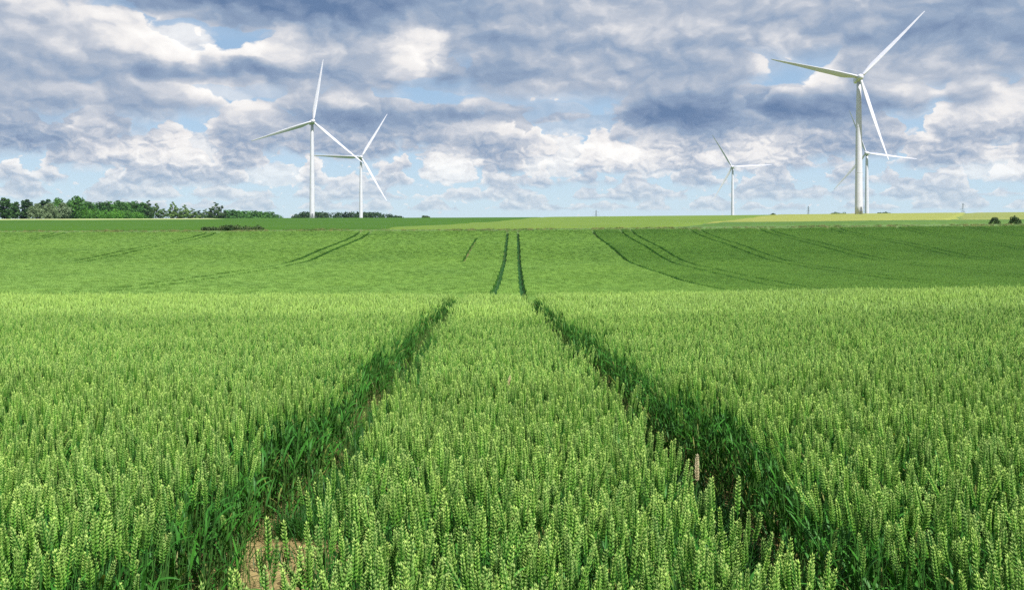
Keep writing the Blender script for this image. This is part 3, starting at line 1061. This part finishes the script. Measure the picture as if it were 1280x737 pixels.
tag(obj('undergrowth', mesh_from('undergrowth', v, f, M_LEAF, c)), 'dark green undergrowth along the foot of the left tree row', 'undergrowth', None, 'stuff')

# far-off wood on the horizon behind the left turbines: one mass
bl = []
wr = random.Random(3)
for i in range(150):
    p = wr.uniform(366, 504)
    Y = wr.uniform(1010, 1060)
    X = (p-640)/F*Y
    edge_ = min(1, (p-364)/14, (506-p)/34)
    top = 264.5+wr.uniform(0, 1.6)+(1-max(.15, edge_))*6
    zt = EYE+(275-top)/F*Y
    r0 = wr.uniform(2.6, 4.6)
    zb = zt-r0*.8
    bl.append((X, Y, zb, r0, r0*.85))
    bl.append((X+wr.uniform(-2, 2), Y, zb-5, r0*1.1, 4.0))
v, f, c = leafy(wr, bl, 9000, 1.5, (.020, .050, .020), (.040, .080, .028))
lim = MB()
for b in bl[::6]:
    tube(lim, [(b[0], b[1], gz(b[0], b[1])-.3), (b[0], b[1], b[2])], [.35, .12], 5, (.08, .07, .05))
ow = obj('distant_wood', mesh_from('distant_wood', v, f, M_LEAF, c))
tag(ow, 'far-off dark green wood on the horizon behind the two left turbines', 'wood', None, 'stuff')
tag(obj('trunks', mesh_from('trunks', lim.v, lim.f, M_BARK, lim.c), ow), None, None, None, 'stuff')


def shrub(px_, Y, wpx, hpx, label, kind='dark', name='shrub', cat='shrub', sink=0.0):
    X = (px_-640)/F*Y
    z0 = gz(X, Y)
    w, hh = wpx/F*Y, hpx/F*Y
    blobs = []
    for i in range(13):
        a = i*2.4; t = (i+.5)/13
        rr = w*.5*math.sqrt(1-t*.85)*.85
        br = w*.17*tr_.uniform(.8, 1.25)
        q_ = tr_.uniform(.7, 1.2)
        blobs.append((math.cos(a)*rr*q_, math.sin(a)*rr*.8, min(hh*tr_.uniform(.85, 1.05)-br*.5, max(br*.5, hh*t*q_)), br, br*.85*tr_.uniform(.7, 1.3)))
    pal = {'dark': ((.024, .052, .016), (.050, .095, .026)), 'bramble': ((.040, .075, .024), (.085, .115, .040)), 'far': ((.05, .09, .04), (.09, .13, .06))}[kind]
    v, f, c = leafy(tr_, blobs, 1700, max(.10, w*.055), *pal)
    e = obj(name, None, None, (X, Y, z0-sink))
    tag(e, label, cat)
    lm = MB()
    for b in blobs[:9]:
        tube(lm, [(0, 0, -.15), (b[0]*.5, b[1]*.5, b[2]*.55), (b[0], b[1], b[2])], [w*.02, w*.013, w*.005], 5, (.1, .08, .06))
    obj('stem', mesh_from('stem', lm.v, lm.f, M_BARK, lm.c), e)
    obj('foliage', mesh_from('foliage', v, f, M_LEAF, c), e)


shrub(1242, 190, 12, 8.5, 'round dark shrub on the right verge, the left one of the pair')
shrub(1268, 190, 14, 9, 'round dark shrub on the right verge, the larger one at the photo edge')
shrub(287, 180, 28, 4.8, 'low dark bramble patch on the verge at the far end of the wheat', 'bramble', 'bramble_patch', 'bramble')
shrub(262, 180.5, 24, 2.6, 'flat weedy growth left of the dark bramble patch', 'bramble', 'bramble_patch', 'bramble')
shrub(313, 180.5, 32, 2.6, 'flat weedy growth right of the dark bramble patch', 'bramble', 'bramble_patch', 'bramble')
shrub(532, 690, 12, 3.2, 'tiny bush on the horizon right of the far wood', 'far', 'distant_bush', 'bush')
shrub(966, 640, 7, 2.6, 'tiny dark bush on the horizon right of the middle turbine', 'far', 'distant_bush', 'bush')
shrub(1046, 640, 22, 1.1, 'low hedge on the horizon just left of the tall right turbine', 'far', 'distant_hedge', 'hedge')
shrub(1104, 640, 17, 1.3, 'low hedge on the horizon just right of the tall right turbine', 'far', 'distant_hedge', 'hedge')
shrub(756, 660, 4, 1.6, 'tiny bush on the horizon beside the middle pylon', 'far', 'distant_bush', 'bush')


# ------------------------------------------------------------------ wind turbines
def blade_mesh():
    """52 m blade along +Z, leading edge +X, wind side -Y; round root, widest at a fifth, thin curved tip"""
    st = [(1.3, 2.3, 1.0, 14), (3.0, 2.35, .95, 14), (5.5, 3.0, .62, 13), (8.5, 3.5, .42, 11), (11, 3.7, .34, 9), (16, 3.3, .27, 6.5), (23, 2.95, .22, 4),
          (30, 2.35, .20, 2.2), (37, 1.8, .18, 1), (44, 1.3, .17, .2), (48.5, .95, .16, -.4), (51, .6, .15, -.8), (52, .16, .15, -1)]
    vs, fs = [], []
    K = 16
    for (r_, ch, th, tw) in st:
        a = R(tw)
        bend = -2.2*(r_/52)**2
        for k in range(K):
            q = 2*math.pi*k/K
            rd = min(1, max(0, (r_-3)/5.5))
            xc = .5*math.cos(q)
            yt = .5*math.sin(q)*(1-rd*.55*(.5-xc)) 
            X = (xc-.18*rd)*ch; Yv = yt*ch*th
            vs.append((X*math.cos(a)-Yv*math.sin(a), X*math.sin(a)*-1+Yv*math.cos(a)+bend, r_))
    n_ = len(st)
    for i in range(n_-1):
        for k in range(K):
            a_, b_ = i*K+k, i*K+(k+1) % K
            fs.append((a_, b_, b_+K, a_+K))
    fs.append(tuple(range(K))[::-1]); fs.append(tuple(range((n_-1)*K, n_*K)))
    return mesh_from('blade', vs, fs, M_WHITE, None, True)


def lathe(mb, prof, n, c, axis='z'):
    vs, fs = [], []
    for (r_, h_) in prof:
        for k in range(n):
            a = 2*math.pi*k/n
            p = (r_*math.cos(a), r_*math.sin(a), h_)
            vs.append(p if axis == 'z' else (p[0], -p[2], p[1]))
    for i in range(len(prof)-1):
        for k in range(n):
            a, b = i*n+k, i*n+(k+1) % n
            fs.append((a, b, b+n, a+n))
    fs.append(tuple(range(n))[::-1]); fs.append(tuple(range((len(prof)-1)*n, len(prof)*n)))
    mb.add(vs, fs, c)


BLADE = blade_mesh()
mb = MB(); lathe(mb, [(2.1, -.2), (2.1, 4.9), (1.95, 23), (1.76, 40), (1.52, 56), (1.28, 70), (1.15, 75.2)], 40, (.8,)*3); TOWER = mb.mesh('tower', M_WHITE, True)
mb = MB()
for hz_ in (24.0, 50.0):
    rr = 1.945 if hz_ < 30 else 1.61
    lathe(mb, [(rr+.02, hz_-.12), (rr+.06, hz_-.08), (rr+.06, hz_+.08), (rr+.02, hz_+.12)], 40, (.8,)*3)
FLANGE = mb.mesh('flange_ring', M_WHITE, True)
mb = MB(); lathe(mb, [(4.2, -.8), (4.2, .18), (3.9, .28), (2.3, .3)], 32, (.4,)*3); FOOT = mb.mesh('foundation', M_CONC)
# nacelle: rounded box tapering to the rear; the rotor sits at -Y
NAC = MB()
secs = [(-2.2, 1.35, 1.4, .1), (-1.6, 1.7, 1.75, .1), (2.0, 1.85, 1.95, .15), (6.5, 1.75, 1.85, .25), (8.6, 1.45, 1.45, .45), (9.0, 1.1, 1.1, .5)]
K = 20; vs = []; fs = []
for (yy_, hw, hh_, zc) in secs:
    for k in range(K):
        a = 2*math.pi*k/K
        cx, sx_ = math.cos(a), math.sin(a)
        vs.append((hw*math.copysign(abs(cx)**.45, cx), yy_, zc+hh_*math.copysign(abs(sx_)**.45, sx_)))
for i in range(len(secs)-1):
    for k in range(K):
        a, b = i*K+k, i*K+(k+1) % K
        fs.append((a, a+K, b+K, b))
fs.append(tuple(range(K))); fs.append(tuple(range((len(secs)-1)*K, len(secs)*K))[::-1])
NAC.add(vs, fs, (.8,)*3); NACELLE = NAC.mesh('nacelle', M_WHITE, True)
mb = MB(); box(mb, -1.1, 1.1, 5.6, 8.0, 2.0, 2.75); COOLER = mb.mesh('cooler', M_GREY)
mb = MB(); tube(mb, [(.7, 7.2, 2.7), (.7, 7.2, 4.4)], [.06, .04], 6, (.5,)*3); tube(mb, [(.4, 7.2, 4.1), (1.0, 7.2, 4.1)], [.05, .05], 6, (.5,)*3); MAST = mb.mesh('wind_sensor', M_GREY)
mb = MB(); lathe(mb, [(1.55, -1.5), (1.8, -.8), (1.85, .3), (1.7, 1.2), (1.3, 2.0), (.7, 2.5), (.15, 2.65)], 28, (.8,)*3, axis='y'); HUB = mb.mesh('hub', M_WHITE, True)
mb = MB()
dv, df = [], []
for j in range(6):
    for zz_ in (2.2, 4.7):
        a = R(-90-12+24*j/5)
        rr = 2.1+.05
        dv.append((rr*math.cos(a), rr*math.sin(a), zz_))
for j in range(5): df.append((2*j, 2*j+2, 2*j+3, 2*j+1))
mb.add(dv, df, (.1,)*3); box(mb, -.7, .7, -3.1, -2.12, 1.95, 2.12); DOOR = mb.mesh('door', M_DOOR)
mb = MB()
for k in range(8): box(mb, -.45, .45, -3.1-.26*k-.24, -3.1-.26*k, 1.9-.24*k-.06, 1.9-.24*k)
for s_x in (-.5, .5): tube(mb, [(s_x, -2.2, 3.0), (s_x, -3.1, 3.0), (s_x, -5.2, 1.0)], [.04]*3, 6, (.3,)*3)
STAIR = mb.mesh('stair', M_STEEL)


def turbine(px_, Y, hub_y, phase, yaw, pitch, label, sc=1.0, door=15):
    X = (px_-640)/F*Y
    z0 = gz(X, Y)
    hub_z = EYE+(275-hub_y)/F*Y
    e = obj('wind_turbine', None, None, (X, Y, z0))
    tag(e, label, 'wind turbine', 'white wind turbines beyond the fields')
    th = hub_z-z0-1.6
    k = th/75.2
    t = obj('tower', TOWER, e, (0, 0, 0), (0, 0, 0), (1, 1, k))
    obj('flange_ring', FLANGE, t)
    obj('foundation', FOOT, e)
    d = obj('door', DOOR, e, (0, 0, 0), (0, 0, R(door)))
    obj('stair', STAIR, d)
    nac = obj('nacelle', NACELLE, e, (0, 0, th+1.5), (0, 0, R(yaw)))
    obj('cooler', COOLER, nac); obj('wind_sensor', MAST, nac)
    Mh = Matrix.Translation((0, 0, th+1.6)) @ Matrix.Rotation(R(yaw), 4, 'Z') @ Matrix.Rotation(R(-5), 4, 'X') @ Matrix.Translation((0, -3.7, 0))
    h_ = obj('hub', HUB, e); h_.matrix_local = Mh
    for i in range(3):
        # image angle, counter-clockwise from the right as seen from the front
        a = phase+120*i
        b = obj('blade', BLADE, h_)
        b.matrix_local = Matrix.Rotation(R(90-a), 4, 'Y') @ Matrix.Rotation(R(pitch), 4, 'Z') @ Matrix.Diagonal((sc, sc, sc, 1))
    return e


turbine(1073, 501, 99, 45, -11, -34, 'tallest white wind turbine on the right, standing in front of another', .955)
turbine(390.5, 722, 153, 79, 22, -32, 'larger of the two white wind turbines on the left')
turbine(451.5, 976, 197, 58, 14, -32, 'smaller white wind turbine right of the larger left one', 1.08)
turbine(1083, 905, 192, 109, -30, -36, 'distant wind turbine half hidden behind the tallest right one', .92)
turbine(915.5, 1152, 209, 120, -24, -36, 'small distant wind turbine standing alone between middle and right', .97)


# ------------------------------------------------------------------ pylons on the horizon
def pylon(px_, Y, top_y, arms, label, spread=3.2):
    X = (px_-640)/F*Y
    z0 = gz(X, Y)
    H = EYE+(275-top_y)/F*Y-z0
    e = obj('power_pylon', None, None, (X, Y, z0), (0, 0, R(18)))
    tag(e, label, 'pylon', 'lattice pylons on the horizon')
    mb = MB()
    w = lambda t: spread*(1-t)**1.4+.6
    c4 = [(-1, -1), (1, -1), (1, 1), (-1, 1)]
    N_ = 9
    for sx_, sy_ in c4:
        tube(mb, [(sx_*w(i/N_), sy_*w(i/N_), H*i/N_) for i in range(N_+1)], [.26]*(N_+1), 4, (.3,)*3)
    for i in range(N_):
        for j in range(4):
            (x0, y0), (x1, y1) = c4[j], c4[(j+1) % 4]
            a, b = w(i/N_), w((i+1)/N_)
            tube(mb, [(x0*a, y0*a, H*i/N_), (x1*b, y1*b, H*(i+1)/N_)], [.14]*2, 4, (.3,)*3)
            tube(mb, [(x1*a, y1*a, H*i/N_), (x0*b, y0*b, H*(i+1)/N_)], [.14]*2, 4, (.3,)*3)
    obj('lattice_tower', mb.mesh('lattice_tower', M_STEEL), e)
    for (t, l, side) in arms:
        mb = MB()
        for s in side:
            tube(mb, [(0, 0, H*t), (s*l, 0, H*t+.3)], [.32, .2], 5, (.3,)*3)
            tube(mb, [(0, 0, H*t+2.4), (s*l, 0, H*t+.3)], [.22, .16], 5, (.3,)*3)
            tube(mb, [(s*l, 0, H*t+.3), (s*l, 0, H*t-2.6)], [.22, .22], 5, (.25,)*3)
        obj('cross_arm', mb.mesh('cross_arm', M_STEEL), e)


pylon(1203, 1700, 254, [(.90, 5.5, (1,)), (.72, 6.0, (-1,)), (.55, 5.5, (1,))], 'lattice pylon on the horizon near the right edge of the photo')
pylon(1010, 2100, 257.5, [(.88, 4.5, (-1, 1)), (.74, 4.5, (-1, 1))], 'narrow lattice pylon on the horizon left of the tallest turbine', 2.4)
pylon(745, 2500, 262.5, [(.86, 8.5, (-1, 1)), (.62, 11.0, (-1, 1))], 'broad-armed lattice pylon on the horizon near the middle')

# ------------------------------------------------------------------ air
HZ = MB()
box(HZ, -3200, 3200, -300, 3400, -22, 150)
hme = mesh_from('haze', HZ.v, HZ.f)
mh, T = new_mat('haze_air')
pv = T.n('ShaderNodeVolumePrincipled')
pv.inputs['Color'].default_value = (.62, .78, 1.0, 1)
pv.inputs['Density'].default_value = .00004
pv.inputs['Anisotropy'].default_value = .2
o_ = T.n('ShaderNodeOutputMaterial')
T.t.links.new(pv.outputs[0], o_.inputs['Volume'])
hme.materials.append(mh)
tag(obj('haze', hme), 'pale blue haze softening the far horizon', 'haze', None, 'stuff')
